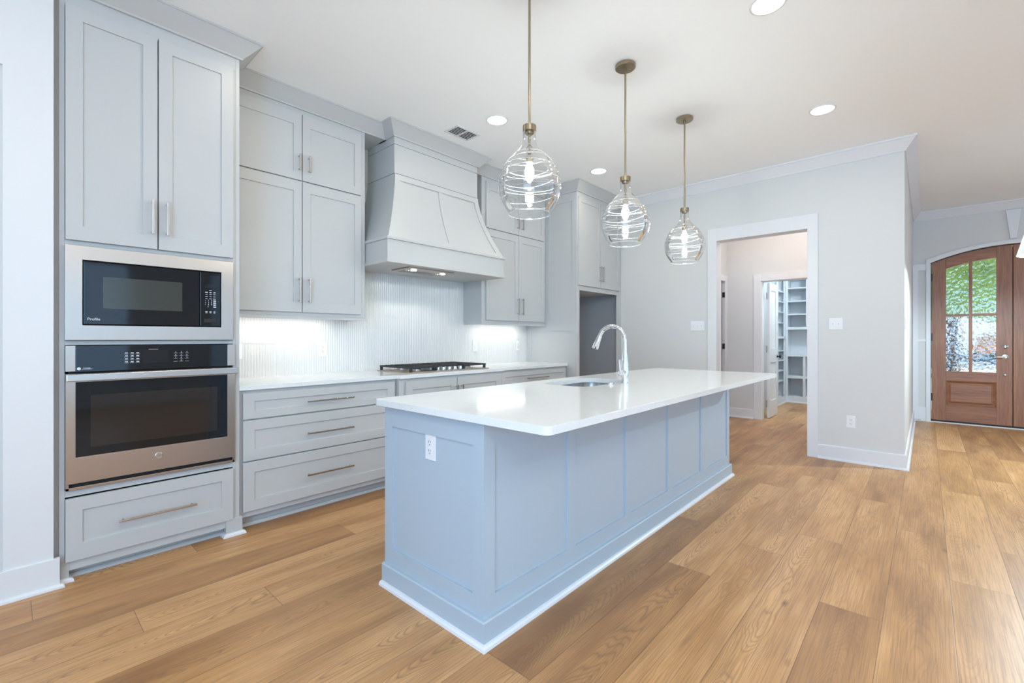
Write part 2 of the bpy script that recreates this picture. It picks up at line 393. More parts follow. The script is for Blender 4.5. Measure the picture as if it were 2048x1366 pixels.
# entry wall with the arched double door
DY0, DY1, DM = -.042, -1.668, -.855
def arch(y, r=1.99, apex=2.478): return apex - r + math.sqrt(max(0, r * r - (y - DM) ** 2))
ys = [DY0 + (DY1 - DY0) * i / 24 for i in range(25)]
outl = [(.27, 0), (DY0, 0)] + [(y, arch(y)) for y in ys] + [(DY1, 0), (-4.6, 0), (-4.6, CZ), (.27, CZ)]
struct('wall_front', MB().prism(outl, XD, XD + .13, 0), 'wall')
tr = MB()
def edge_casing(w, x0, x1):
    o = [(DY0, 0)] + [(y, arch(y)) for y in ys] + [(DY1, 0)]
    q = [(DY0 + w, 0)] + [(DM + (y - DM) * (1 + w / .813), arch(y) + w) for y in ys] + [(DY1 - w, 0)]
    n = len(o); v = [(x0, *p) for p in o] + [(x0, *p) for p in q] + [(x1, *p) for p in o] + [(x1, *p) for p in q]
    f = []
    for i in range(n - 1):
        f += [(i, i + 1, n + i + 1, n + i), (n + i, n + i + 1, 3 * n + i + 1, 3 * n + i), (2 * n + i, i, i + 1, 2 * n + i + 1)[::-1]]
    tr.add(v, f)
edge_casing(.05, XD - .022, XD)
tr.box(XD - .014, XD, .096, .152, 0, 2.30); tr.box(XD - .014, XD, .008, .098, 0, .205); tr.box(XD - .014, XD, .008, .098, 1.165, 1.205); tr.box(XD - .014, XD, .008, .098, 2.205, 2.30)
tr.prism([(-.784, 2.93), (-.826, 2.545), (-.884, 2.545), (-.926, 2.93)], XD - .03, XD, 0)
struct('trim_4', tr, 'trim', .0015)

# hall behind the opening and the pantry
HX, HY = 7.55, 2.304
PY0, PY1, PZ = 1.07, 1.832, 2.066
wh = MB().box(HX, HX + .12, .27, PY0, 0, CZ).box(HX, HX + .12, PY1, HY + .05, 0, CZ).box(HX, HX + .12, PY0, PY1, PZ, CZ)
struct('wall_hall', wh, 'wall')
cs = MB().box(HX - .018, HX, PY0 - .1, PY0 + .004, 0, PZ + .105).box(HX - .018, HX, PY1 - .004, PY1 + .1, 0, PZ + .105).box(HX - .018, HX, PY0 + .004, PY1 - .004, PZ - .004, PZ + .105)
cs.box(HX, HX + .12, PY1 - .014, PY1 + .003, 0, PZ).box(HX, HX + .12, PY0, PY0 + .014, 0, PZ).box(HX, HX + .12, PY0, PY1, PZ - .014, PZ)
struct('trim_5', cs, 'trim', .002)
base_run('baseboard_hall', [(HX, HY), (HX, PY1 + .1)])
wq = MB().box(XF + .13, 6.62, HY, HY + .12, 0, CZ).box(7.405, HX, HY, HY + .12, 0, CZ).box(6.62, 7.405, HY, HY + .12, 2.09, CZ)
struct('wall_hall_side', wq, 'wall')
cs = MB().box(7.40, 7.49, HY - .016, HY, 0, 2.18).box(6.53, 6.625, HY - .016, HY, 0, 2.18).box(6.625, 7.40, HY - .016, HY, 2.085, 2.18)
struct('trim_6', cs, 'trim', .002)
M['greydoor'] = painted('dark_grey_door', (.33, .33, .35), .45)  # darker grey than the other doors
hd = struct('door_2', MB().shaker(6.627, 7.398, .012, 2.08, HY + .03, .035, .11, .2), 'greydoor', .002)
for z in (1.88, 1.09, .30): MB().box(7.396, 7.402, HY + .004, HY + .03, z - .04, z + .04).cyl((7.400, HY - .003, z - .042), .0045, .084).build('hinge', 'bronze', hd)
struct('wall_pantry', MB().box(HX + .12, 10.42, 2.30, 2.42, 0, CZ).box(10.30, 10.42, .3, 2.30, 0, CZ).box(XD + .13, 10.42, .27, .39, 0, CZ), 'pantry')
pd = MB().shaker(7.715, 8.205, .95, 2.05, 1.755, .036, .095, .11, .012, .11).shaker(7.715, 8.205, .012, .95, 1.755, .036, .095, .25, .012, .11)
pd = struct('door_3', pd, 'trim', .002)
MB().lathe([(.022, -.003), (.024, -.008), (.010, -.012), (.010, -.030), (.024, -.038), (.027, -.050), (.018, -.060)], (8.165, 1.755, .925), 1, 16).build('doorknob', 'bronze', pd, 0, True)
for z in (1.85, 1.05, .22): MB().box(7.668, 7.718, 1.786, 1.792, z - .05, z + .05).cyl((7.700, 1.795, z - .052), .007, .104).build('hinge', 'nickel', pd)
light('pantry_ceiling_light_glow', 'POINT', (8.45, .95, 2.7), 62, (.74, .89, 1), .12)
light('hall_ceiling_light_glow', 'POINT', (6.5, 1.2, 2.8), 24, (1, .91, .89), .12)

# entry doors
DZ = .03
def leaf(ya, yb, name, free):
    """ya hinge side, yb meeting side; one arched leaf, faces -x"""
    s_ = 1 if yb > ya else -1; x0, x1 = XD + .03, XD + .075
    root = bpy.data.objects.new(name, None); C.objects.link(root); root['kind'] = 'structure'; root.location = (XD, ya, 0)
    ga, gb = ya + s_ * .152, yb - s_ * .148
    top = lambda y: arch(y) - .008
    gt = lambda y: arch(y) - .16
    rng = lambda a, b, n=8: [a + (b - a) * i / n for i in range(n + 1)]
    st = MB()
    for a, b in ((ya, ga), (gb, yb)): st.prism([(a, DZ), (b, DZ)] + [(y, top(y)) for y in rng(b, a)], x0, x1, 0)
    st.build('stile', 'mahog_v', root, .002)
    rl = MB(); rl.prism([(y, gt(y)) for y in rng(ga, gb)] + [(y, top(y)) for y in rng(gb, ga)], x0, x1, 0)
    a, b = min(ga, gb), max(ga, gb)
    rl.box(x0, x1, a, b, DZ, .262).box(x0, x1, a, b, .605, .742)
    rl.build('rail', 'mahog_h', root, .002)
    pnl = MB()
    q = [(a, .262), (b, .262), (b, .605), (a, .605)]; k = .028
    i1 = [(a + k, .262 + k), (b - k, .262 + k), (b - k, .605 - k), (a + k, .605 - k)]; k2 = .05
    i2 = [(a + k2, .262 + k2), (b - k2, .262 + k2), (b - k2, .605 - k2), (a + k2, .605 - k2)]
    v = [(x0 - .006, *p) for p in q] + [(x0 + .016, *p) for p in i1] + [(x0 + .004, *p) for p in i2] + [(x1, *p) for p in q]
    f = []
    for m_ in range(4):
        l = (m_ + 1) % 4; f += [(m_, l, 4 + l, 4 + m_), (4 + m_, 4 + l, 8 + l, 8 + m_), (12 + m_, 12 + l, l, m_)]
    pnl.add(v, f + [(8, 9, 10, 11), (15, 14, 13, 12)]).build('panel', 'mahog_h', root, .001)
    gm = (ga + gb) / 2
    MB().box(x0 + .004, x1 - .004, gm - .017, gm + .017, .742, gt(gm) + .01).box(x0 + .0055, x1 - .0055, a, b, 1.522, 1.556).build('muntin', 'mahog_v', root, .002)
    MB().prism([(a, .735), (b, .735)] + [(y, gt(y) + .01) for y in rng(b, a)], x0 + .019, x0 + .025, 0).build('pane', 'rain', root)
    for z in (2.096, 1.23, .36): MB().box(x0 - .012, x0 + .01, ya - s_ * .010, ya + s_ * .010, z - .055, z + .055).build('hinge', 'bronze', root)
    if free:
        yk = yb - s_ * .068
        MB().lathe([(.033, 0), (.033, -.006), (.018, -.014), (.010, -.020)], (x0, yk, 1.10), 0, 20).box(x0 - .028, x0 - .012, yk - .004, yk + .004, 1.085, 1.115).build('deadbolt', 'nickel', root, 0, True)
        hb = MB().lathe([(.034, 0), (.034, -.006), (.012, -.012), (.012, -.05)], (x0, yk, .958), 0, 20)
        hb.tube([(x0 - .048, yk, .958), (x0 - .052, yk + .04, .960), (x0 - .050, yk + .11, .956)], [.010, .009, .006]); hb.build('lever_handle', 'nickel', root, 0, True)
        MB().lathe([(.016, 0), (.016, -.008), (.008, -.014)], (x0, yk, .715), 0, 14).build('lock_cylinder', 'nickel', root, 0, True)
    return root
leaf(-.052, -.851, 'door_1', True); lf = leaf(-1.658, -.859, 'door_4', False)
MB().box(XD + .076, XD + .088, -.875, -.835, DZ, 2.45).build('astragal', 'dark', lf)
struct('trim_7', MB().prism([(y, arch(y)) for y in ys] + [(y, arch(y) - .008) for y in ys[::-1]], XD + .02, XD + .10, 0).box(XD + .02, XD + .1, DY0 - .008, DY0, 0, 2.3).box(XD + .02, XD + .1, DY1, DY1 + .008, 0, 2.3).box(XD + .02, XD + .1, DY1, DY0, .004, .028), 'dark')
struct('threshold_trim', MB().box(XD - .02, XD + .13, DY1, DY0, 0, .012), 'vent_metal', .002)

# outdoors seen through the rippled glass
m = painted('pale_concrete', (.72, .68, .65), .8, 20, .1); M['concrete'] = m
g = MB().box(10.7, 60, -30, 30, -.25, -.15).box(9.15, 10.7, -4.5, .26, -.25, -.03)
o = struct('floor_outdoors', g, 'concrete')
m = mat('foliage', (.16, .30, .04), .7); t = NT(m); nz = t.noise(t.pos(), 5, 4, .7)
t.put(t.b.inputs['Base Color'], t.ramp(nz, [(.3, (.05, .11, .02)), (.55, (.20, .36, .05)), (.75, (.42, .55, .12))])); M['leaf'] = m
m = mat('bark', (.12, .08, .05), .9); M['bark'] = m
def blob(c, r, sc, seed, amp=.28):
    b = bmesh.new(); bmesh.ops.create_icosphere(b, subdivisions=4, radius=1); rd = random.Random(seed)
    ks = [(Vector((rd.uniform(-1, 1), rd.uniform(-1, 1), rd.uniform(-1, 1))).normalized() * rd.uniform(3, 9), rd.uniform(0, 6)) for _ in range(14)]
    vs = []
    for q in b.verts:
        d = 1 + amp * sum(math.sin(q.co.dot(k) + p) for k, p in ks) / 5
        vs.append((c[0] + q.co.x * d * r * sc[0], c[1] + q.co.y * d * r * sc[1], c[2] + q.co.z * d * r * sc[2]))
    fs = [tuple(q.index for q in f.verts) for f in b.faces]; b.free(); return vs, fs
def tree(loc, r, sc, h, label, seed):
    t_ = thing('shade_tree', label, 'tree', loc, 'trees across the street')
    MB().add(*blob((loc[0], loc[1], loc[2] + h), r, sc, seed)).build('foliage', 'leaf', t_, 0, True)
    MB().lathe([(.22, 0), (.16, h * .4), (.12, h)], loc, 2, 10).build('trunk', 'bark', t_, 0, True)
tree((24, -.7, -.15), 2.35, (1, 1.2, 1), 4.45, 'tall green tree seen through the entry door glass', 3)
tree((33, -5.6, -.15), 2.5, (1, 1.2, .95), 4.2, 'green tree farther right beyond the entry door', 5)
M['orange'] = mat('autumn_leaf', (.50, .24, .07), .8); M['darkleaf'] = mat('dark_leaf', (.03, .05, .05), .7)
tag(MB().add(*blob((22.5, -1.75, .95), .45, (.8, 1.2, .9), 8, .2)).build('autumn_shrub', 'orange', None, 0, True), 'orange brown shrub seen low through entry door glass', 'shrub')
tag(MB().add(*blob((20.0, -1.9, .62), .50, (.5, 2.2, .34), 9, .15)).build('dark_hedge', 'darkleaf', None, 0, True), 'low dark hedge crossing middle of entry door glass', 'hedge')
M['render'] = mat('pale_render', (.80, .74, .72), .8)
struct('wall_neighbour', MB().box(30, 30.3, -12, 8, -.2, 2.4), 'render')

# ------------------------------------------------------------------ kitchen run
# backsplash: ribbed glazed tile, one relief sheet
def ribs(x0, x1, z0, z1, yb, pitch=.0205, amp=.0035):
    mb = MB(); n = int((x1 - x0) / pitch); k = 5; prof = []
    for i in range(n):
        for j in range(k):
            prof.append((x0 + (i + j / k) * pitch, yb - .006 - amp * math.sin(PI * j / k)))
    prof.append((x0 + n * pitch, yb - .006)); prof.append((x1, yb - .006))
    rows = [z0, 1.170, 1.1735, 1.415, 1.4185, 1.66, 1.6635, z1]; rows = [z for z in rows if z0 <= z <= z1]
    m_ = len(prof)
    for ri in range(0, len(rows) - 1):
        a, b = rows[ri], rows[ri + 1]; d = .0022 if b - a < .004 else 0
        v = [(x, y + (d if d == 0 else 0) + d, a) for x, y in prof] + [(x, y + d, b) for x, y in prof]
        mb.add(v, [(i, i + 1, m_ + i + 1, m_ + i) for i in range(m_ - 1)])
    return mb
bs = struct('wall_backsplash', ribs(.975, 4.50, .914, 1.84, YB), 'tile', 0, True)

# ---- oven tower
FT = 3.175; DT = 3.155
tw = thing('oven_tower_cabinet', 'tall light grey cabinet housing the microwave and wall oven', 'cabinet', (.57, FT, 0))
cb = MB()
cb.box(.171, .192, FT, YB, .10, 2.95).box(.951, .972, FT, YB, .10, 2.95)                 # sides
cb.box(.192, .951, YB - .02, YB, .10, 2.95)
for z0, z1, xr in ((1.681, 1.71, .935), (1.180, 1.203, .935), (.42, .455, .935), (.095, .12, .951), (2.87, 2.95, .951)): cb.box(.192, xr, FT, YB - .02, z0, z1)
cb.box(.935, .951, FT, FT + .03, .12, 2.87)
cb.build('carcass', 'cab', tw, .0015)
MB().sweep([(.152, FT), (.972, FT), (.972, YB)], CROWN).build('crown_molding', 'cab', tw)
MB().box(.153, .171, FT + .02, FT + .05, .10, 2.95).build('filler_strip', 'cab', tw)
for x0, x1, xh in ((.193, .559, .534), (.564, .933, .599)):
    d = MB().shaker(x0, x1, 1.706, 2.876, DT, .02, .0635, .073, .009, .066).build('door', 'cab', tw, .0015); pull(d, xh, 1.877, .19, DT)
d = MB().shaker(.193, .933, .101, .414, DT, .02, .0625, .085, .009, .065).build('drawer', 'cab', tw, .0015); pull(d, .564, .256, .345, DT, False)
k = MB().box(.155, .207, FT, FT + .08, 0, .10).box(.906, .972, FT, FT + .08, 0, .10).box(.895, .986, FT - .012, FT + .030, 0, .105).box(.207, .906, FT, FT + .02, .052, .10)
k.build('plinth', 'cab', tw, .0015)
k = MB().box(.207, .906, FT + .06, FT + .075, 0, .10); q = shoe([(.207, FT + .06), (.906, FT + .06)]); k.add(q.v, q.f); k.build('toe_kick', 'cab', tw)
shoe([(.895, FT + .06), (.895, FT - .012), (.986, FT - .012), (.986, FT + .014)]).build('shoe_molding', 'trim', tw)
shoe([(.150, FT), (.207, FT), (.207, FT + .06)]).build('shoe_molding', 'trim', tw)

# ---- microwave
YA = 3.150
mw = thing('microwave', 'built-in black microwave in stainless trim above the wall oven', 'microwave', (.56, YA, 1.203))
fr = MB()
o4 = [(.191, 1.204), (.930, 1.204), (.930, 1.680), (.191, 1.680)]; i4 = [(.254, 1.280), (.867, 1.280), (.867, 1.610), (.254, 1.610)]
v = [(x, YA, z) for x, z in o4] + [(x, YA, z) for x, z in i4] + [(x, YA + .018, z) for x, z in i4] + [(x, FT - .001, z) for x, z in o4]
f = []
for a in range(4):
    b = (a + 1) % 4; f += [(a, b, 4 + b, 4 + a), (4 + a, 4 + b, 8 + b, 8 + a), (12 + a, 12 + b, b, a)]
fr.add(v, f).build('trim_frame', 'steel', mw, .0012)
MB().box(.20, .92, FT + .002, 3.60, 1.21, 1.675).build('body', 'dark', mw)
dr = MB().box(.258, .757, YA + .006, FT, 1.285, 1.606).build('door', 'blackglass', mw, .003)
MB().box(.332, .672, YA + .0045, YA + .010, 1.368, 1.532).build('window', 'mwwin', dr)
text('brand_lettering', 'Profile', .019, (.272, YA + .0055, 1.306), 'print', dr, 'LEFT')
cp = MB().box(.760, .864, YA + .006, FT, 1.285, 1.606).build('control_panel', 'blackglass', mw, .003)
MB().box(.782, .838, YA + .0045, YA + .008, 1.512, 1.534).build('display', 'display', cp)
lg = MB(); rd = random.Random(2)
for r_, z in enumerate((1.498, 1.487, 1.484, 1.474, 1.461, 1.448, 1.3725, 1.369, 1.364)):
    for j in range(3):
        if r_ == 0 and j != 1: continue
        w = rd.uniform(.008, .014); x = .791 + j * .0205; lg.box(x - w / 2, x + w / 2, YA + .005, YA + .007, z - .0012, z + .0012)
for z in (1.436, 1.424, 1.412, 1.400): lg.box(.826, .840, YA + .005, YA + .007, z - .003, z + .003)
lg.build('printed_legends', 'print', cp)['kind'] = 'stuff'
text('keypad_digits', '1 2 3\n4 5 6\n7 8 9\n  0', .0105, (.783, YA + .0052, 1.434), 'print', cp, 'LEFT', 1.7, 1.15)
br = MB()
for x0, x1, z0, z1 in ((.776, .840, 1.330, 1.332), (.776, .840, 1.306, 1.308), (.776, .778, 1.306, 1.332), (.838, .840, 1.306, 1.332)): br.box(x0, x1, YA + .004, YA + .008, z0, z1)
MB().box(.778, .838, YA + .002, YA + .007, 1.308, 1.330).build('release_button', 'dark', cp, .001)

# ---- wall oven
ov = thing('wall_oven', 'stainless wall oven with black glass door below the microwave', 'oven', (.565, YA, .46))
MB().box(.205, .925, FT + .002, 3.72, .46, 1.176).build('body', 'dark', ov)
cp = MB().box(.229, .899, YA, FT + .003, 1.044, 1.177).build('control_panel', 'blackglass', ov, .002)
MB().box(.193, .2285, YA, FT - .001, 1.048, 1.177).build('side_trim', 'steel', ov, .001)
MB().box(.8995, .940, YA, FT - .001, 1.048, 1.177).build('side_trim', 'steel', ov, .001)
MB().box(.493, .607, YA - .001, YA + .004, 1.080, 1.150).build('display', 'display', cp)
lg = MB()
for r_ in range(4):
    for j in range(3):
        x = .425 + j * .0235; z = 1.136 - r_ * .0155
        lg.box(x - .006, x + .006, YA - .0009, YA + .001, z - .0022, z + .0022).box(x - .009, x + .009, YA - .0009, YA + .001, z - .0068, z - .0060)
        x = .640 + j * .0265; lg.box(x - .009, x + .009, YA - .0009, YA + .001, z - .0058, z - .0050)
lg.box(.518, .560, YA - .0009, YA + .001, 1.153, 1.1545); lg.build('printed_legends', 'print', cp)['kind'] = 'stuff'
text('keypad_digits', '1\n4\n7', .0105, (.640, YA - .0006, 1.133), 'print', cp, 'CENTER', 1, 1.48)
text('keypad_digits', '2\n5\n8\n0', .0105, (.6665, YA - .0006, 1.133), 'print', cp, 'CENTER', 1, 1.48)
text('keypad_digits', '3\n6\n9', .0105, (.693, YA - .0006, 1.133), 'print', cp, 'CENTER', 1, 1.48)
MB().lathe([(.0075, 0), (.0075, -.0006)], (.241, YA, 1.061), 1, 20).box(.256, .284, YA - .0006, YA, 1.062, 1.0645).box(.251, .291, YA - .0006, YA, 1.0575, 1.0588).build('sticker', 'print', cp)
dr = MB()
o4 = [(.193, .487), (.940, .487), (.940, 1.036), (.193, 1.036)]; i4 = [(.229, .617), (.899, .617), (.899, .994), (.229, .994)]
v = [(x, YA, z) for x, z in o4] + [(x, YA, z) for x, z in i4] + [(x, YA + .004, z) for x, z in i4] + [(x, FT, z) for x, z in o4]
dr.add(v, f); dr = dr.build('door', 'steel', ov, .001)
gl = MB().box(.228, .900, YA + .003, FT, .616, .995).build('door_glass', 'blackglass', dr)
MB().box(.285, .845, YA + .0022, YA + .006, .660, .925).build('window', 'ovenwin', gl)
hb = MB().box(.192, .944, YA - .050, YA - .030, 1.000, 1.037)
for x in (.196, .922): hb.box(x, x + .018, YA - .032, YA + .001, 1.004, 1.033)
hb.build('handle', 'nickel', dr, .004)
lb = MB().lathe([(.0175, 0), (.0175, -.002), (.0155, -.003), (.0145, -.002)], (.564, YA, .566), 1, 28).build('logo_badge', 'nickel', dr, 0, True)
text('monogram', 'GE', .0145, (.564, YA - .0022, .561), 'steel', lb, 'CENTER', ext=.0008)
MB().box(.193, .940, YA + .004, FT, .455, .468).box(.193, .205, YA + .004, FT, .455, .486).box(.928, .940, YA + .004, FT, .455, .486).build('vent_trim', 'steel', ov, .001)

# ---- drawer base left
def base_cab(name, label, x0, x1, yf, loc):
    t_ = thing(name, label, 'cabinet', loc)
    return t_
b1 = thing('drawer_base_cabinet', 'grey three-drawer base cabinet between oven tower and cooktop', 'cabinet', (1.55, 3.21, 0))
F1, D1 = 3.21, 3.19
MB().box(.978, 2.128, F1, YB - .004, .075, .883).build('carcass', 'cab', b1, .0015)
for z0, z1, ra, rt, zh in ((.699, .863, .052, .053, .777), (.434, .690, .067, .065, .556), (.113, .426, .071, .069, .268)):
    d = MB().shaker(.998, 2.108, z0, z1, D1, .02, .067, ra, .009, rt).build('drawer', 'cab', b1, .0015); pull(d, 1.562, zh, .345, D1, False)
k = MB().box(.992, 2.128, F1 + .06, F1 + .075, 0, .075).box(.979, 1.0, F1, F1 + .06, 0, .075); q = shoe([(1.0, F1 + .06), (2.128, F1 + .06)]); k.add(q.v, q.f)
k.build('toe_kick', 'cab', b1)
# ---- cooktop base
F2, D2 = 3.165, 3.145
b2 = thing('cooktop_base_cabinet', 'grey two-door base cabinet standing forward below the cooktop', 'cabinet', (2.73, F2, 0))
MB().box(2.130, 3.338, F2, YB - .004, .075, .883).build('carcass', 'cab', b2, .0015)
for x0, x1, xh in ((2.185, 2.729, 2.715), (2.737, 3.304, 2.778)):
    d = MB().shaker(x0, x1, .113, .858, D2, .02, .066, .068).build('door', 'cab', b2, .0015); pull(d, xh, .70, .19, D2)
MB().box(2.13, 3.338, F2 + .06, F2 + .075, 0, .075).build('toe_kick', 'cab', b2)
# ---- drawer base right
b3 = thing('drawer_base_cabinet', 'grey drawer base cabinet right of the cooktop, against the fridge panel', 'cabinet', (3.92, F1, 0))
MB().box(3.342, 4.496, F1, YB - .004, .075, .883).build('carcass', 'cab', b3, .0015)
for z0, z1, ra, rt, zh in ((.699, .860, .052, .047, .783), (.434, .690, .067, .065, .556), (.113, .426, .071, .069, .268)):
    d = MB().shaker(3.364, 4.478, z0, z1, D1, .02, .055, ra, .009, rt).build('drawer', 'cab', b3, .0015); pull(d, 3.925, zh, .365, D1, False)
MB().box(3.342, 4.496, F1 + .06, F1 + .075, 0, .075).build('toe_kick', 'cab', b3)
# ---- countertop with the bumped cooktop section
Y1, Y2, rr = 3.182, 3.138, .015
out = [(.974, YB - .003), (.974, Y1), (2.118, Y1), (2.124, Y1 - .004), (2.126, Y2 + rr), (2.130, Y2 + .004), (2.126 + rr, Y2), (3.352 - rr, Y2), (3.350, Y2 + .004), (3.352, Y2 + rr), (3.352, Y1 - .006), (3.360, Y1), (4.499, Y1), (4.499, YB - .003)]
tag(MB().prism(out, .884, .914, 2).build('countertop', 'quartz', None, .002), 'white quartz countertop along the tiled back wall', 'countertop')

# ---- wall cabinets
FU, DU = 3.52, 3.50
def wall_cab(label, x0, x1, doors, crown, lip0, lip1):
    t_ = thing('wall_cabinet', label, 'cabinet', ((x0 + x1) / 2, FU, 1.36))
    MB().box(x0, x1, FU, YB, 1.385, 2.95).build('carcass', 'cab', t_, .0015)
    lr = MB().box(x0, x1, FU - .004, FU + .016, 1.3625, 1.3848)
    lr.box(lip0, lip1, FU - .012, FU + .016, 1.360, 1.374)
    for x in (x0, x1 - .018): lr.box(x, x + .018, FU + .016, YB - .012, 1.3625, 1.3848)
    lr.build('light_rail', 'cab', t_, .0015)
    for (a, b, xh) in doors:
        d = MB().shaker(a, b, 1.411, 2.397, DU, .02, .060, .078).build('door', 'cab', t_, .0015); pull(d, xh, 1.576, .19, DU)
        d = MB().shaker(a, b, 2.406, 2.908, DU, .02, .060, .064, .009, .09).build('door', 'cab', t_, .0015); pull(d, xh, 2.532, .125, DU)
    MB().sweep(crown, CROWN).build('crown_molding', 'cab', t_)
    sp = MB().box(x0 + .12, x1 - .2, YB - .145, YB - .115, 1.372, 1.384).build('light_strip', 'ucl', t_)
    light('strip_glow', 'AREA', ((x0 + x1) / 2 - .04, YB - .13, 1.369), 1.25, (1, .97, .93), x1 - x0 - .32, .03)
    return t_
w1 = wall_cab('grey stacked wall cabinet between oven tower and range hood', .975, 2.03, ((1.010, 1.496, 1.472), (1.502, 1.988, 1.545)), [(.975, FU), (2.245, FU)], .975, 2.05)
MB().box(2.03, 2.245, FU - .002, FU + .02, 2.946, CZ).box(2.03, 2.245, FU + .02, YB, 2.946, 2.96).build('soffit_filler', 'cab', w1)
w2 = wall_cab('grey stacked wall cabinet between range hood and fridge surround', 3.40, 4.497, ((3.453, 3.976, 3.951), (3.982, 4.458, 4.030)), [(3.20, FU), (4.50, FU)], 3.39, 4.50)
MB().box(3.20, 3.40, FU - .002, FU + .02, 2.946, CZ).box(3.20, 3.40, FU + .02, YB, 2.946, 2.96).build('soffit_filler', 'cab', w2)

# ---- range hood
hd = thing('range_hood', 'grey painted flared range hood over the gas cooktop', 'range hood', (2.72, 3.4, 1.82))
TL, TR, BL, BR, YT, YBD = 2.232, 3.209, 2.032, 3.404, 3.385, 3.185
MB().box(TL, TR, YT, YB, 2.887, 2.95).box(TL, TR, YT, YB, 2.635, 2.882).box(TL + .006, TR - .006, YT + .008, YB, 2.62, 2.90).build('chimney', 'cab', hd, .0012)
MB().sweep([(TL, FU + .1), (TL, YT), (TR, YT), (TR, FU + .1)], CROWN).build('crown_molding', 'cab', hd)
ZT, ZB = 2.631, 2.034
NT_ = 28
ts = sorted(set([i / NT_ for i in range(NT_ + 1)] + [.085, .93])); ss = [0, .058, .478, .522, .942, 1]
def hoodP(s_, t_, d=0):
    e = t_ ** 1.55
    xl = TL + (BL + .012 - TL) * e; xr = TR + (BR - .012 - TR) * e; y = YT + (YBD + .012 - YT) * e; z = ZT + (ZB - ZT) * t_
    return (xl + (xr - xl) * s_, y - d, z - d * .35)
fl = MB(); dd = .010
lev = lambda i, j: 0 if (i in (1, 3) and ts[j] >= .085 - 1e-6 and ts[j + 1] <= .93 + 1e-6) else dd
for j in range(len(ts) - 1):
    for i in range(5):
        d = lev(i, j); fl.add([hoodP(ss[i], ts[j], d), hoodP(ss[i + 1], ts[j], d), hoodP(ss[i + 1], ts[j + 1], d), hoodP(ss[i], ts[j + 1], d)], [(0, 1, 2, 3)])
        if i < 4 and lev(i, j) != lev(i + 1, j): fl.add([hoodP(ss[i + 1], ts[j], 0), hoodP(ss[i + 1], ts[j], dd), hoodP(ss[i + 1], ts[j + 1], dd), hoodP(ss[i + 1], ts[j + 1], 0)], [(0, 1, 2, 3)])
        if j + 2 < len(ts) and lev(i, j) != lev(i, j + 1): fl.add([hoodP(ss[i], ts[j + 1], 0), hoodP(ss[i], ts[j + 1], dd), hoodP(ss[i + 1], ts[j + 1], dd), hoodP(ss[i + 1], ts[j + 1], 0)], [(0, 1, 2, 3)])
for s_ in (0, 1):
    for j in range(len(ts) - 1):
        a, b = hoodP(s_, ts[j], dd), hoodP(s_, ts[j + 1], dd)
        fl.add([a, b, (b[0], YB - .012, b[2]), (a[0], YB - .012, a[2])], [(0, 1, 2, 3)])
fl.build('flared_body', 'cab', hd)
MB().box(BL - .002, BR + .002, YBD - .006, YB - .012, 2.012, 2.036).build('ledge', 'cab', hd, .003)
bd = MB().box(BL + .008, BR - .008, YBD + .006, YBD + .03, 1.85, 2.012).box(BL + .008, BL + .03, YBD + .03, YB - .012, 1.85, 2.012).box(BR - .03, BR - .008, YBD + .03, YB - .012, 1.85, 2.012)
bd.build('band', 'cab', hd, .0015)
MB().box(BL, BR, YBD - .002, YB - .012, 1.826, 1.852).build('bottom_trim', 'cab', hd, .003)
vi = MB().box(2.30, 2.80, 3.27, 3.535, 1.816, 1.828).build('vent_insert', 'steel', hd, .002)
fm = MB()
for i in range(14): fm.box(2.36 + i * .027, 2.375 + i * .027, 3.41, 3.52, 1.812, 1.817)
fm.build('filter', 'nickel', vi)
for x in (2.416, 2.74):
    MB().cyl((x, 3.365, 1.811), .026, .008).build('hood_lamp', 'lens', vi)
    light('hood_lamp_glow', 'SPOT', (x, 3.365, 1.80), 3.5, (1, .97, .90), .025).data.spot_size = R(130)

# ---- fridge surround
fs = thing('fridge_surround_cabinet', 'tall grey fridge surround with cupboard over an empty recess', 'cabinet', (5.02, 3.05, 0))
YFR, DFR = 3.05, 3.03
sp = MB()
def side_panel(y0, y1, z0, z1, ya, yb, za, zb):
    pass
# left end panel, framed: outer face at x = 4.50
def endframe(mb, x, th, y0, y1, z0, z1, holes, rec):
    cutz = sorted(set([z0, z1] + [h[2] for h in holes] + [h[3] for h in holes])); cuty = sorted(set([y0, y1] + [h[0] for h in holes] + [h[1] for h in holes]))
    for a, b in zip(cuty, cuty[1:]):
        for c_, d_ in zip(cutz, cutz[1:]):
            inside = any(h[0] <= a and b <= h[1] and h[2] <= c_ and d_ <= h[3] for h in holes)
            mb.box(x + (rec if inside else 0), x + th, a, b, c_, d_)
ep = MB(); endframe(ep, 4.50, .045, YFR + .0205, YB - .004, 0, 2.95, [(3.118, 3.745, .98, 1.305), (3.118, 3.45, 1.496, 2.845), (3.118, 3.745, .12, .85)], .008)
ep.build('end_panel', 'cab', fs)
MB().box(4.545, 5.545, YFR + .02, YB - .002, 1.80, 2.95).build('upper_box', 'cab', fs)
MB().box(4.50, 4.555, YFR - .001, YFR + .02, 0, 2.95).box(5.448, 5.547, YFR - .001, YFR + .02, 0, 2.95).box(4.555, 5.448, YFR - .001, YFR + .02, 1.783, 1.838).box(4.555, 5.448, YFR - .001, YFR + .02, 2.89, 2.95).build('face_frame', 'cab', fs, .0015)
M['recess_shade'] = painted('recess_shade_panel', (.33, .335, .345), .5)  # darker than the cabinets: shade of the recess put into the colour
MB().box(5.530, 5.547, YFR + .02, YB - .004, 0, 1.80).build('recess_shade_panel', 'recess_shade', fs)
for x0, x1, xh in ((4.517, 4.997, 5.030 - .06), (5.003, 5.478, 5.030)):
    d = MB().shaker(x0, x1, 1.840, 2.893, DFR, .02, .045, .062).build('door', 'cab', fs, .0015); pull(d, xh, 2.014, .19, DFR)
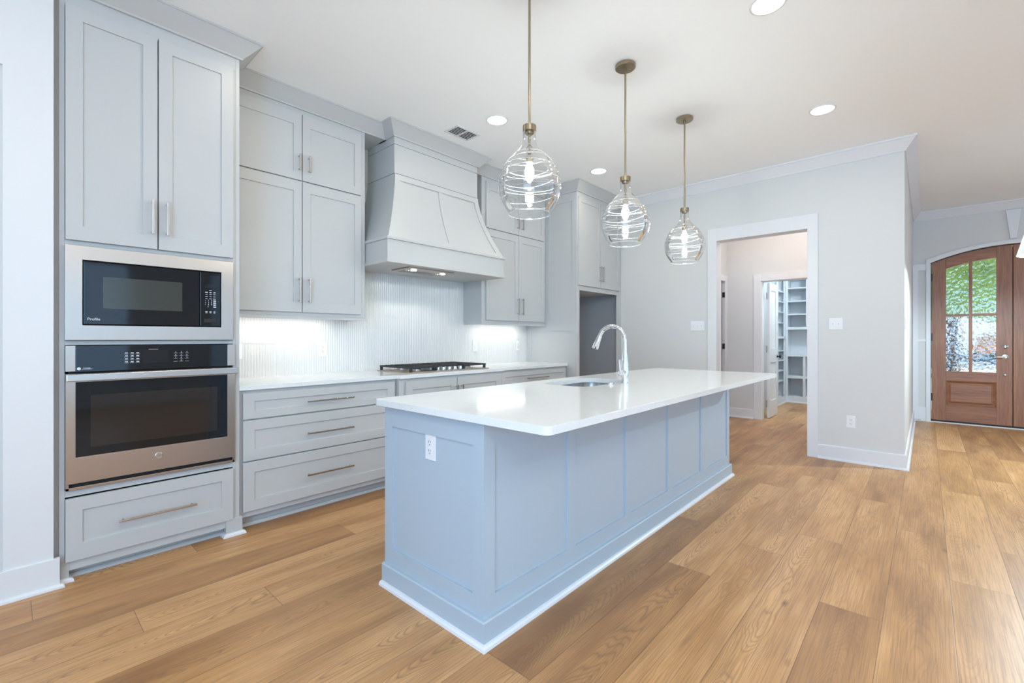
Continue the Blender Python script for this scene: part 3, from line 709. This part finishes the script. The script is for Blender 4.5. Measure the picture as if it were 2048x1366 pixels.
MB().sweep([(4.50, FU), (4.50, YFR), (5.547, YFR)], CROWN).build('crown_molding', 'cab', fs)

# ---- gas cooktop
ct = thing('gas_cooktop', 'stainless five-burner gas cooktop with black grates on back counter', 'cooktop', (2.74, 3.48, .914))
X0, X1, Y0c, Y1c = 2.278, 3.206, 3.215, 3.735
MB().box(X0, X1, Y0c, Y1c, .914, .922).box(X0 + .02, X1 - .02, Y0c + .02, Y1c - .02, .922, .925).build('tray', 'steel', ct, .003)
gw = (X1 - X0 - .03) / 3
for g_ in range(3):
    a = X0 + .015 + g_ * gw + .003; b = a + gw - .006; y0 = Y0c + (.105 if g_ == 1 else .03); y1 = Y1c - .02; zt = .966; gr = MB(); bw = .006
    for y in (y0, y1): gr.box(a, b, y - bw, y + bw, zt - .014, zt)
    for x in (a + bw, b - bw): gr.box(x - bw, x + bw, y0, y1, zt - .014, zt)
    for i in (1, 2, 3, 4): x = a + (b - a) * i / 5; gr.box(x - .004, x + .004, y0, y1, zt - .010, zt + .002)
    for i in (1, 2): y = y0 + (y1 - y0) * i / 3; gr.box(a, b, y - .004, y + .004, zt - .012, zt)
    for x in (a + .010, b - .010):
        for y in (y0 + .008, y1 - .008): gr.box(x - .010, x + .010, y - .009, y + .009, .924, zt - .01)
    gr.build('grate', 'iron', ct, .0015)
for x, y, r_ in ((X0 + .17, Y0c + .15, .035), (X0 + .17, Y1c - .14, .042), (2.742, Y1c - .20, .058), (X1 - .17, Y0c + .15, .042), (X1 - .17, Y1c - .14, .035)):
    bu = MB().lathe([(r_ * 1.5, 0), (r_ * 1.5, .004), (r_ * 1.1, .007), (r_ * 1.1, .016)], (x, y, .924), 2, 22).build('burner', 'nickel', ct, 0, True)
    MB().lathe([(r_, 0), (r_, .007), (r_ * .9, .010)], (x, y, .940), 2, 22).build('burner_cap', 'iron', bu, 0, True)
for i in range(5):
    x = 2.742 + (i - 2) * .068
    MB().lathe([(.022, 0), (.022, .005), (.018, .008), (.017, .028), (.015, .030)], (x, Y0c + .052, .923), 2, 20).box(x - .003, x + .003, Y0c + .036, Y0c + .068, .950, .956).build('knob', 'chrome', ct, 0, True)

# ------------------------------------------------------------------ island
il = thing('kitchen_island', 'grey panelled kitchen island in the middle of the floor', 'island', (2.78, 1.65, 0))
IX0, IX1, IY0, IY1 = 1.264, 4.290, 1.295, 2.0
MB().box(IX0 + .02, IX1 - .02, IY0 + .02, IY1 - .0, .04, .68).box(IX0 + .02, IX1 - .02, IY0 + .02, IY0 + .06, .68, .884).box(IX0 + .02, IX0 + .06, IY0 + .06, IY1, .68, .884).box(IX1 - .06, IX1 - .02, IY0 + .06, IY1, .68, .884).box(IX0 + .06, IX1 - .06, IY1 - .02, IY1, .68, .884).build('carcass', 'island', il)
cols = [(1.326, 1.835), (1.903, 2.412), (2.480, 2.999), (3.067, 3.608), (3.676, 4.229)]
fp = MB()
xs = [IX0] + [q for c_ in cols for q in c_] + [IX1]; zs = [.02, .183, .783, .884]
for i in range(len(xs) - 1):
    for j in range(3):
        rec = .010 if (i % 2 == 1 and j == 1) else 0
        fp.box(xs[i], xs[i + 1], IY0 + rec, IY0 + .0198, zs[j], zs[j + 1])
fp.build('seating_side_panel', 'island', il)
ep = MB()
ys_ = [IY0 + .02, 1.363, 1.937, IY1]
for i in range(3):
    for j in range(3):
        rec = .010 if (i == 1 and j == 1) else 0
        ep.box(IX0 + rec, IX0 + .022, ys_[i], ys_[i + 1], zs[j], zs[j + 1])
ep.build('near_end_panel', 'island', il)
MB().box(IX1 - .022, IX1, IY0 + .02, IY1, .02, .884).build('far_end_panel', 'island', il)
ip = [(IX0, IY1), (IX0, IY0), (IX1, IY0), (IX1, IY1)]
ibase = [(0, 0), (.018, 0), (.018, .098), (.014, .104), (0, .104)]
MB().sweep(ip, ibase).build('base_molding', 'island', il)
shoe(ip, off=.018).build('shoe_molding', 'trim', il)
for i in range(4):
    a = IX0 + .03 + i * .745; d = MB().shaker(a, a + .735, .12, .862, 0, .02, .063).xf(lambda x, y, z: (x, IY1 + .02 - y, z)).build('door', 'island', il, .0015)
    MB().box(a + .68, a + .69, IY1 + .04, IY1 + .051, .64, .83).box(a + .681, a + .689, IY1 + .018, IY1 + .042, .655, .663).box(a + .681, a + .689, IY1 + .018, IY1 + .042, .807, .815).build('handle', 'nickel', d)

# island worktop with the sink cut-out
def rrect(x0, x1, y0, y1, r, n=8):
    o = []
    for cx, cy, a0 in ((x1 - r, y1 - r, 0), (x0 + r, y1 - r, 90), (x0 + r, y0 + r, 180), (x1 - r, y0 + r, 270)):
        o += [(cx + r * math.cos(R(a0 + 90 * i / n)), cy + r * math.sin(R(a0 + 90 * i / n))) for i in range(n + 1)]
    return o
SX0, SX1, SY0, SY1 = 2.372, 2.955, 1.548, 1.908
def slab(outer, hole, z0, z1):
    b = bmesh.new(); es = []
    for loop in (outer, hole):
        vs = [b.verts.new((x, y, z0)) for x, y in loop]
        es += [b.edges.new((vs[i], vs[(i + 1) % len(vs)])) for i in range(len(vs))]
    bmesh.ops.triangle_fill(b, edges=es, use_beauty=True)
    r_ = bmesh.ops.extrude_face_region(b, geom=list(b.faces))
    for q in r_['geom']:
        if isinstance(q, bmesh.types.BMVert): q.co.z = z1
    bmesh.ops.recalc_face_normals(b, faces=b.faces)
    b.verts.index_update(); mb = MB(); mb.add([q.co[:] for q in b.verts], [tuple(q.index for q in f.verts) for f in b.faces]); b.free(); return mb
tag(slab(rrect(1.222, 4.405, .945, 2.034, .028, 6), rrect(SX0, SX1, SY0, SY1, .10), .884, .914).build('island_worktop', 'quartz', None, .002), 'long white quartz worktop overhanging the kitchen island', 'countertop')
# sink
sk = thing('undermount_sink', 'stainless undermount sink set in the island worktop', 'sink', (2.66, 1.73, .884))
n = len(rrect(0, 1, 0, 1, .1)); lv = [(0.030, .8835, .11), (-.006, .8835, .10), (-.006, .875, .10), (.0, .76, .10), (.02, .71, .09), (.06, .700, .06), (.16, .698, .02)]
sb = MB(); vs = []
for ins, z, r_ in lv:
    if z > .88 and ins > 0: L = rrect(SX0 - .025, SX1 + .025, SY0 - .025, SY1 + .025, .115)
    else: L = rrect(SX0 + ins, SX1 - ins, SY0 + ins, SY1 - ins, max(.01, r_))
    vs += [(x, y, z) for x, y in L]
fsq = [(j * n + i, j * n + (i + 1) % n, (j + 1) * n + (i + 1) % n, (j + 1) * n + i) for j in range(len(lv) - 1) for i in range(n)]
fsq.append(tuple(range((len(lv) - 1) * n, len(lv) * n)))
sb.add(vs, fsq).build('bowl', 'sink', sk, 0, True)
MB().lathe([(.045, 0), (.045, .003), (.034, .003), (.030, -.004)], (2.66, 1.73, .699), 2, 24).build('drain', 'chrome', sk, 0, True)
# faucet
fx, fy = 2.766, 1.491
fa = thing('kitchen_faucet', 'chrome gooseneck pull-down faucet beside the island sink', 'faucet', (fx, fy, .914))
MB().lathe([(.029, 0), (.029, .004), (.0265, .007), (.0265, .085), (.025, .12), (.020, .165), (.0165, .200), (.0165, .204)], (fx, fy, .914), 2, 28).build('body', 'chrome', fa, 0, True)
rad = .1; cy_, cz_ = fy + rad, 1.195
pts = [(fx, fy, 1.11), (fx, fy, 1.16)] + [(fx, cy_ - rad * math.cos(R(a)), cz_ + rad * math.sin(R(a))) for a in range(0, 166, 8)]
MB().tube(pts, .0145, 16).build('spout', 'chrome', fa, 0, True)
e = Vector(pts[-1]); dv = (Vector(pts[-1]) - Vector(pts[-2])).normalized()
MB().tube([e - dv * .004, e + dv * .004, e + dv * .03, e + dv * .09, e + dv * .095], [.0165, .0175, .0185, .0235, .021], 18).build('spray_head', 'chrome', fa, 0, True)
MB().box(fx - .006, fx + .006, e.y + .024, e.y + .034, e.z - .058, e.z - .040).build('spray_button', 'rubber', fa)
MB().lathe([(.019, 0), (.021, -.03), (.019, -.056), (.012, -.064)], (fx - .012, fy, .987), 0, 20).tube([(fx - .062, fy, .995), (fx - .066, fy, 1.03), (fx - .074, fy, 1.075)], [.009, .008, .0075], 10).build('lever_handle', 'chrome', fa, 0, True)
tag(MB().lathe([(.024, 0), (.024, .006), (.016, .009), (.015, .014), (.013, .016)], (2.60, 1.523 - .02, .914), 2, 20).build('disposal_button', 'chrome', None, 0, True), 'small round chrome disposal button beside the island sink', 'button')

# ------------------------------------------------------------------ pendants
pn = thing('glass_pendant', 'nearest clear glass globe pendant, hung over the near end of the island', 'pendant light', (0, 0, CZ), 'glass pendants over the island')
MB().lathe([(.062, 0), (.067, -.003), (.067, -.020), (.063, -.024), (.012, -.025), (.011, -.045)], (0, 0, CZ), 2, 32).build('canopy', 'brass', pn, 0, True)
for q_ in (1, -1): MB().cyl((q_ * .035, q_ * .02, CZ - .034), .006, .010).build('canopy_screw', 'brass', pn)
MB().cyl((0, 0, 2.15), .0065, CZ - 2.17, 2, 14).build('rod', 'brass', pn, 0, True)
cpn = MB()
for k_ in range(36):
    a0, a1 = 2 * PI * k_ / 36, 2 * PI * (k_ + 1) / 36; r_ = .0345 if k_ % 2 else .0325
    cpn.add([(0, 0, 2.296), (r_ * math.cos(a0), r_ * math.sin(a0), 2.296), (r_ * math.cos(a1), r_ * math.sin(a1), 2.296), (0, 0, 2.266), (r_ * math.cos(a0), r_ * math.sin(a0), 2.266), (r_ * math.cos(a1), r_ * math.sin(a1), 2.266)], [(0, 1, 2), (3, 5, 4), (1, 4, 5, 2), (0, 3, 4, 1), (0, 2, 5, 3)])
cpn.lathe([(.021, 2.266), (.021, 2.254), (.010, 2.252)], (0, 0, 0), 2, 20).build('cap', 'brass', pn)
gp = [(.034, 2.262), (.033, 2.245), (.034, 2.215), (.041, 2.190), (.060, 2.165), (.088, 2.138), (.115, 2.108), (.138, 2.072), (.153, 2.035), (.160, 1.998), (.159, 1.965), (.152, 1.930), (.139, 1.898), (.122, 1.872), (.106, 1.852), (.103, 1.846)]
def ginterp(z):
    for (r0, z0), (r1, z1) in zip(gp, gp[1:]):
        if z1 <= z <= z0:
            k_ = (z0 - z) / (z0 - z1); return r0 + (r1 - r0) * k_
    return gp[-1][0]
gz = [2.262 - (2.262 - 1.846) * i / 150 for i in range(151)]
rsm = [sum(ginterp(min(2.262, max(1.846, z + o * .006))) for o in (-2, -1, 0, 1, 2)) / 5 for z in gz]
g = MB(); vs = []; n = 72
tur = [2.148, 2.128, 2.104, 2.083, 2.066, 2.046, 2.010, 1.985, 1.952, 1.915]
for j, z in enumerate(gz):
    for k_ in range(n):
        a = 2 * PI * k_ / n; r_ = rsm[j]
        for q, tz in enumerate(tur):
            zz = tz + (.004 + .007 * (q % 3)) * math.sin(a + q * 1.9); r_ += .0022 * math.exp(-((z - zz) / .0028) ** 2)
        vs.append((r_ * math.cos(a), r_ * math.sin(a), z))
fq = [(j * n + k_, j * n + (k_ + 1) % n, (j + 1) * n + (k_ + 1) % n, (j + 1) * n + k_) for j in range(150) for k_ in range(n)]
g.add(vs, fq)
th = MB()  # pale tubes along the ridges, bright glass edges put into their colour
m = bpy.data.materials.new('glint_white_glass'); m.use_nodes = True; nt = m.node_tree; mx = nt.nodes.new('ShaderNodeMixShader'); tr = nt.nodes.new('ShaderNodeBsdfTransparent')
pb = nt.nodes['Principled BSDF']; pb.inputs['Base Color'].default_value = (.92, .93, .94, 1); pb.inputs['Roughness'].default_value = .25; pb.inputs['Subsurface Weight'].default_value = 0
mx.inputs[0].default_value = .22; nt.links.new(tr.outputs[0], mx.inputs[1]); nt.links.new(pb.outputs[0], mx.inputs[2]); nt.links.new(mx.outputs[0], nt.nodes['Material Output'].inputs[0]); M['glass_glint'] = m
for q, tz in enumerate(tur):
    pts = []
    for k_ in range(49):
        a = 2 * PI * k_ / 48; zz = tz + (.004 + .007 * (q % 3)) * math.sin(a + q * 1.9); r_ = ginterp(zz) + .0012
        pts.append((r_ * math.cos(a), r_ * math.sin(a), zz))
    th.tube(pts, .0011, 5)
rim = [(.1035 + .0022 * math.cos(2 * PI * i / 8), 1.846 + .0022 * math.sin(2 * PI * i / 8)) for i in range(9)]
go = g.build('glass_globe', 'globe', pn, 0, True)
tho = th.build('ridge_glint', 'glass_glint', go, 0, True); tho['kind'] = 'stuff'
for pq in go.data.polygons: pq.use_smooth = True
MB().lathe(rim, (0, 0, 0), 2, 64, False).build('rim', 'glass_glint', go, 0, True)  # rim whitened the same way for its bright edge
MB().lathe([(.019, 2.108), (.019, 2.158), (.012, 2.162)], (0, 0, 0), 2, 20).build('socket', 'brass', pn, 0, True)
MB().lathe([(.010, 2.108), (.013, 2.095), (.023, 2.070), (.024, 2.055), (.018, 2.025), (.006, 2.008), (.001, 2.006)], (0, 0, 0), 2, 18).build('bulb', 'bulb', pn, 0, True)
for o in pn.children:
    if o.type == 'MESH':
        for q in o.data.vertices: q.co.z -= CZ
        o.matrix_parent_inverse = Matrix()
for q in go.children:
    for vv in q.data.vertices: vv.co.z -= CZ
    q.matrix_parent_inverse = Matrix()
bpy.context.view_layer.update()
pn.location = (1.787, 1.5, CZ)
dup(pn, (2.788, 1.5, CZ), 'middle clear glass globe pendant, hung behind the faucet over the island')
dup(pn, (3.789, 1.495, CZ), 'farthest clear glass globe pendant, hung in front of the hall doorway')

# ------------------------------------------------------------------ recessed lights, vent
rl = thing('recessed_light', 'round recessed ceiling light nearest the oven tower', 'ceiling light', (0, 0, CZ), 'recessed ceiling lights')
MB().lathe([(.094, 0), (.092, -.004), (.080, -.006), (.078, -.002)], (0, 0, 0), 2, 40, False).build('trim_ring', 'trim', rl, 0, True)
MB().lathe([(.079, -.0045), (.001, -.0050)], (0, 0, 0), 2, 40, False).build('lens', 'lens', rl)
light('downlight_glow', 'AREA', (0, 0, -.012), 2.6, (1, .9, .75), .15, parent=rl).data.shape = 'DISK'
rl.location = (1.101, 2.687, CZ)
for x, y, lab in ((2.764, 2.676, 'round recessed ceiling light between the range hood and first pendant'), (4.356, 2.668, 'round recessed ceiling light nearest the fridge surround'),
                  (2.800, .645, 'round recessed ceiling light cut by the top edge of the photo'), (4.390, .620, 'round recessed ceiling light nearest the outer corner of the far wall')):
    dup(rl, (x, y, CZ), lab)
for x, y in ((1.10, .64), (1.10, -1.5), (2.8, -1.5), (4.4, -1.5), (6.6, -1.6), (-.9, .64), (-.9, 2.3), (-.9, -1.5)):
    light('unseen_ceiling_fill', 'AREA', (x, y, CZ - .02), 5.4, (1, .88, .72), .16)  # lamps added out of view, without fixtures, to light the room

cv = thing('ceiling_vent', 'white slotted air vent in the ceiling beside the range hood', 'vent', (2.732, 3.08, CZ))
VX0, VX1, VY0, VY1 = 2.595, 2.868, 2.985, 3.168
fv_ = MB()
for a, b, c_, d_ in ((VX0, VX1, VY0, VY0 + .022), (VX0, VX1, VY1 - .022, VY1), (VX0, VX0 + .022, VY0 + .022, VY1 - .022), (VX1 - .022, VX1, VY0 + .022, VY1 - .022), (2.724, 2.740, VY0 + .022, VY1 - .022)): fv_.box(a, b, c_, d_, CZ - .006, CZ - .0005)
fv_.build('frame', 'vent_metal', cv, .001)
sl = MB()
for a, b in ((VX0 + .022, 2.724), (2.740, VX1 - .022)):
    for i in range(6):
        y = VY0 + .036 + i * .0225; sl.add([(a, y, CZ - .006), (b, y, CZ - .006), (b, y + .016, CZ - .001), (a, y + .016, CZ - .001), (a, y, CZ - .007), (b, y, CZ - .007), (b, y + .016, CZ - .002), (a, y + .016, CZ - .002)], [(0, 1, 2, 3), (4, 7, 6, 5), (0, 4, 5, 1), (3, 2, 6, 7)])
sl.build('louvers', 'vent_metal', cv)
MB().box(VX0 + .02, VX1 - .02, VY0 + .02, VY1 - .02, CZ - .0008, CZ - .0003).build('duct_opening', 'dark', cv)

# ------------------------------------------------------------------ outlets and switches (built facing -y at the origin)
def outlet(label, group=None):
    o = thing('wall_outlet', label, 'outlet', (0, 0, 0), group)
    MB().box(-.036, .036, -.006, 0, -.059, .059).build('cover_plate', 'plastic', o, .002)
    for s_ in (-1, 1):
        zc = s_ * .0195
        r_ = MB().box(-.0165, .0165, -.0085, -.005, zc - .0145, zc + .0145).build('receptacle', 'plastic', o, .002)
        MB().box(-.0075, -.0050, -.0089, -.008, zc - .001, zc + .009).box(.0050, .0070, -.0089, -.008, zc, zc + .008).box(-.0022, .0022, -.0089, -.008, zc - .0105, zc - .0062).build('slot', 'slot', r_)
    return o
oa = outlet('white outlet on the backsplash left of the cooktop', 'backsplash outlets'); oa.location = (1.802, YB - .0095, 1.120)
dup(oa, (1.148, YB - .0095, 1.115), 'white outlet on the backsplash partly hidden by the oven tower')
dup(oa, (3.572, YB - .0095, 1.122), 'white outlet on the backsplash just right of the cooktop')
dup(oa, (4.306, YB - .0095, 1.120), 'white outlet on the backsplash nearest the fridge end panel')
o = dup(oa, (IX0 + .010, 1.643, .729), 'white outlet on the near end panel of the island'); o.rotation_euler = (0, 0, R(-90)); del o['group']
o = dup(oa, (XF, .551, .396), 'white outlet low on the far wall beside the hall opening'); o.rotation_euler = (0, 0, R(-90)); del o['group']
o = dup(oa, (10.30, 1.676, 1.143), 'white outlet inside the pantry above the counter shelf'); o.rotation_euler = (0, 0, R(-90)); del o['group']
def switch(n, label):
    o = thing('light_switch', label, 'switch', (0, 0, 0))
    w = .023 * n + .012
    MB().box(-w, w, -.006, 0, -.059, .059).build('cover_plate', 'plastic', o, .002)
    for i in range(n):
        x = (i - (n - 1) / 2) * .046
        MB().box(x - .004, x + .004, -.0068, -.005, -.011, .011).build('toggle_slot', 'vent_metal', o)
        MB().prism([(-.006, -.006), (-.006, .006), (-.017, .010), (-.018, .004)], x - .003, x + .003, 0).build('toggle', 'plastic', o)
    return o
sw = switch(3, 'white three-toggle switch plate left of the hall opening'); sw.location = (XF, 2.033, 1.360); sw.rotation_euler = (0, 0, R(-90))
sw = switch(2, 'white two-toggle switch plate right of the hall opening'); sw.location = (XF, .672, 1.357); sw.rotation_euler = (0, 0, R(-90))
sw = switch(1, 'white switch seen edge-on on the entry side wall'); sw.location = (5.66, .152, 1.355)
ds = thing('door_stop', 'small spring door stop on the baseboard beside the entry door', 'door stop', (8.80, .135, .07))
MB().cyl((8.80, .055, .045), .004, .085, 1, 10).build('spring', 'nickel', ds, 0, True); MB().cyl((8.80, .045, .045), .008, .014, 1, 12).build('tip', 'plastic', ds, 0, True)

# ------------------------------------------------------------------ pantry shelving
def shelf_unit(label, boards, frame, loc):
    t_ = thing('pantry_shelves', label, 'shelves', loc, None)
    fr = MB()
    for b in frame: fr.box(*b)
    fr.build('frame', 'pantry', t_, .0015)
    for b in boards: MB().box(*b).build('shelf', 'pantry', t_, .0015)
    return t_
YS = 1.99
fr = [(8.75, 8.80, YS, YS + .02, 0, 2.75), (9.31, 9.38, YS, YS + .02, 0, 2.75), (9.855, 9.9495, YS, YS + .02, 0, 2.75), (8.752, 9.944, YS + .0015, YS + .018, 0, .115), (8.75, 8.77, YS + .02, 2.298, 0, 2.75), (9.335, 9.355, YS + .02, 2.298, 0, 2.75), (9.93, 9.9495, YS + .02, 2.298, 0, 2.75)]
bd = [(8.753, 9.944, YS + .004, 2.298, z - .018, z) for z in (2.345, 2.085, 1.895, 1.705, 1.506, .989, .808, .618, .428, .118)] + [(8.753, 9.944, YS - .01, 2.298, 1.205, 1.245)]
shelf_unit('narrow stack of white pantry shelves behind the open pantry door', bd, fr, (9.35, 2.15, 0))
XS = 9.95
fr = [(XS, XS + .02, 1.668, 1.712, 0, .87), (XS + .0015, XS + .018, .8, 1.984, 0, .115), (XS + .0005, XS + .02, 1.955, 1.9895, 0, 2.75), (XS + .02, 10.298, 1.68, 1.70, 0, .87), (XS + .02, 10.298, 1.976, 1.9895, 0, 2.75), (XS, XS + .02, 1.625, 1.66, 1.398, 2.75), (XS + .02, 10.298, 1.632, 1.650, 1.398, 2.75)]
bd = [(XS + .004, 10.298, .8, 1.982, z - .02, z) for z in (2.40, 2.165, 1.917, 1.67)] + [(XS - .004, 10.298, .8, 1.982, 1.375, 1.422), (XS - .01, 10.298, .8, 1.982, .868, .915), (XS + .002, 10.298, .8, 1.982, .455, .503), (XS + .02, 10.298, .8, 1.982, .098, .118)]
shelf_unit('white pantry end shelves with square cubbies under a counter', bd, fr, (10.1, 1.5, 0))
sh = MB().sweep([(8.75, YS), (9.95, YS), (9.95, .8)], [(o_, h_) for o_, h_ in SHOE]); struct('baseboard_pantry', sh, 'trim')

# ------------------------------------------------------------------ hanging lamp at the right edge
LX, LY = 6.2, -.83
lp = thing('shaded_hanging_lamp', 'white cone shade of a hanging lamp cut by the right photo edge', 'pendant light', (LX, LY, CZ))
so = MB().lathe([(.225, 1.965), (.155, 2.245)], (LX, LY, 0), 2, 40, False).lathe([(.222, 1.965), (.152, 2.245)], (LX, LY, 0), 2, 40, False).build('lamp_shade', 'shade', lp, 0, True)
MB().cyl((LX, LY, 2.236), .151, .003, 2, 40).build('added_light_diffuser', 'shade', so)  # disc added to soften the lamp's bright spot on the ceiling
MB().cyl((LX, LY, 2.10), .007, CZ - 2.12).lathe([(.06, CZ - .02), (.06, CZ)], (LX, LY, 0), 2, 24).box(LX - .154, LX + .154, LY - .004, LY + .004, 2.228, 2.234).build('stem', 'nickel', lp, 0, True)
MB().lathe([(.012, 2.12), (.024, 2.09), (.024, 2.07), (.010, 2.04), (.002, 2.036)], (LX, LY, 0), 2, 16).build('bulb', 'dimbulb', lp, 0, True)
light('shade_glow', 'POINT', (LX, LY, 2.0), 150, (.76, .93, 1), .03)
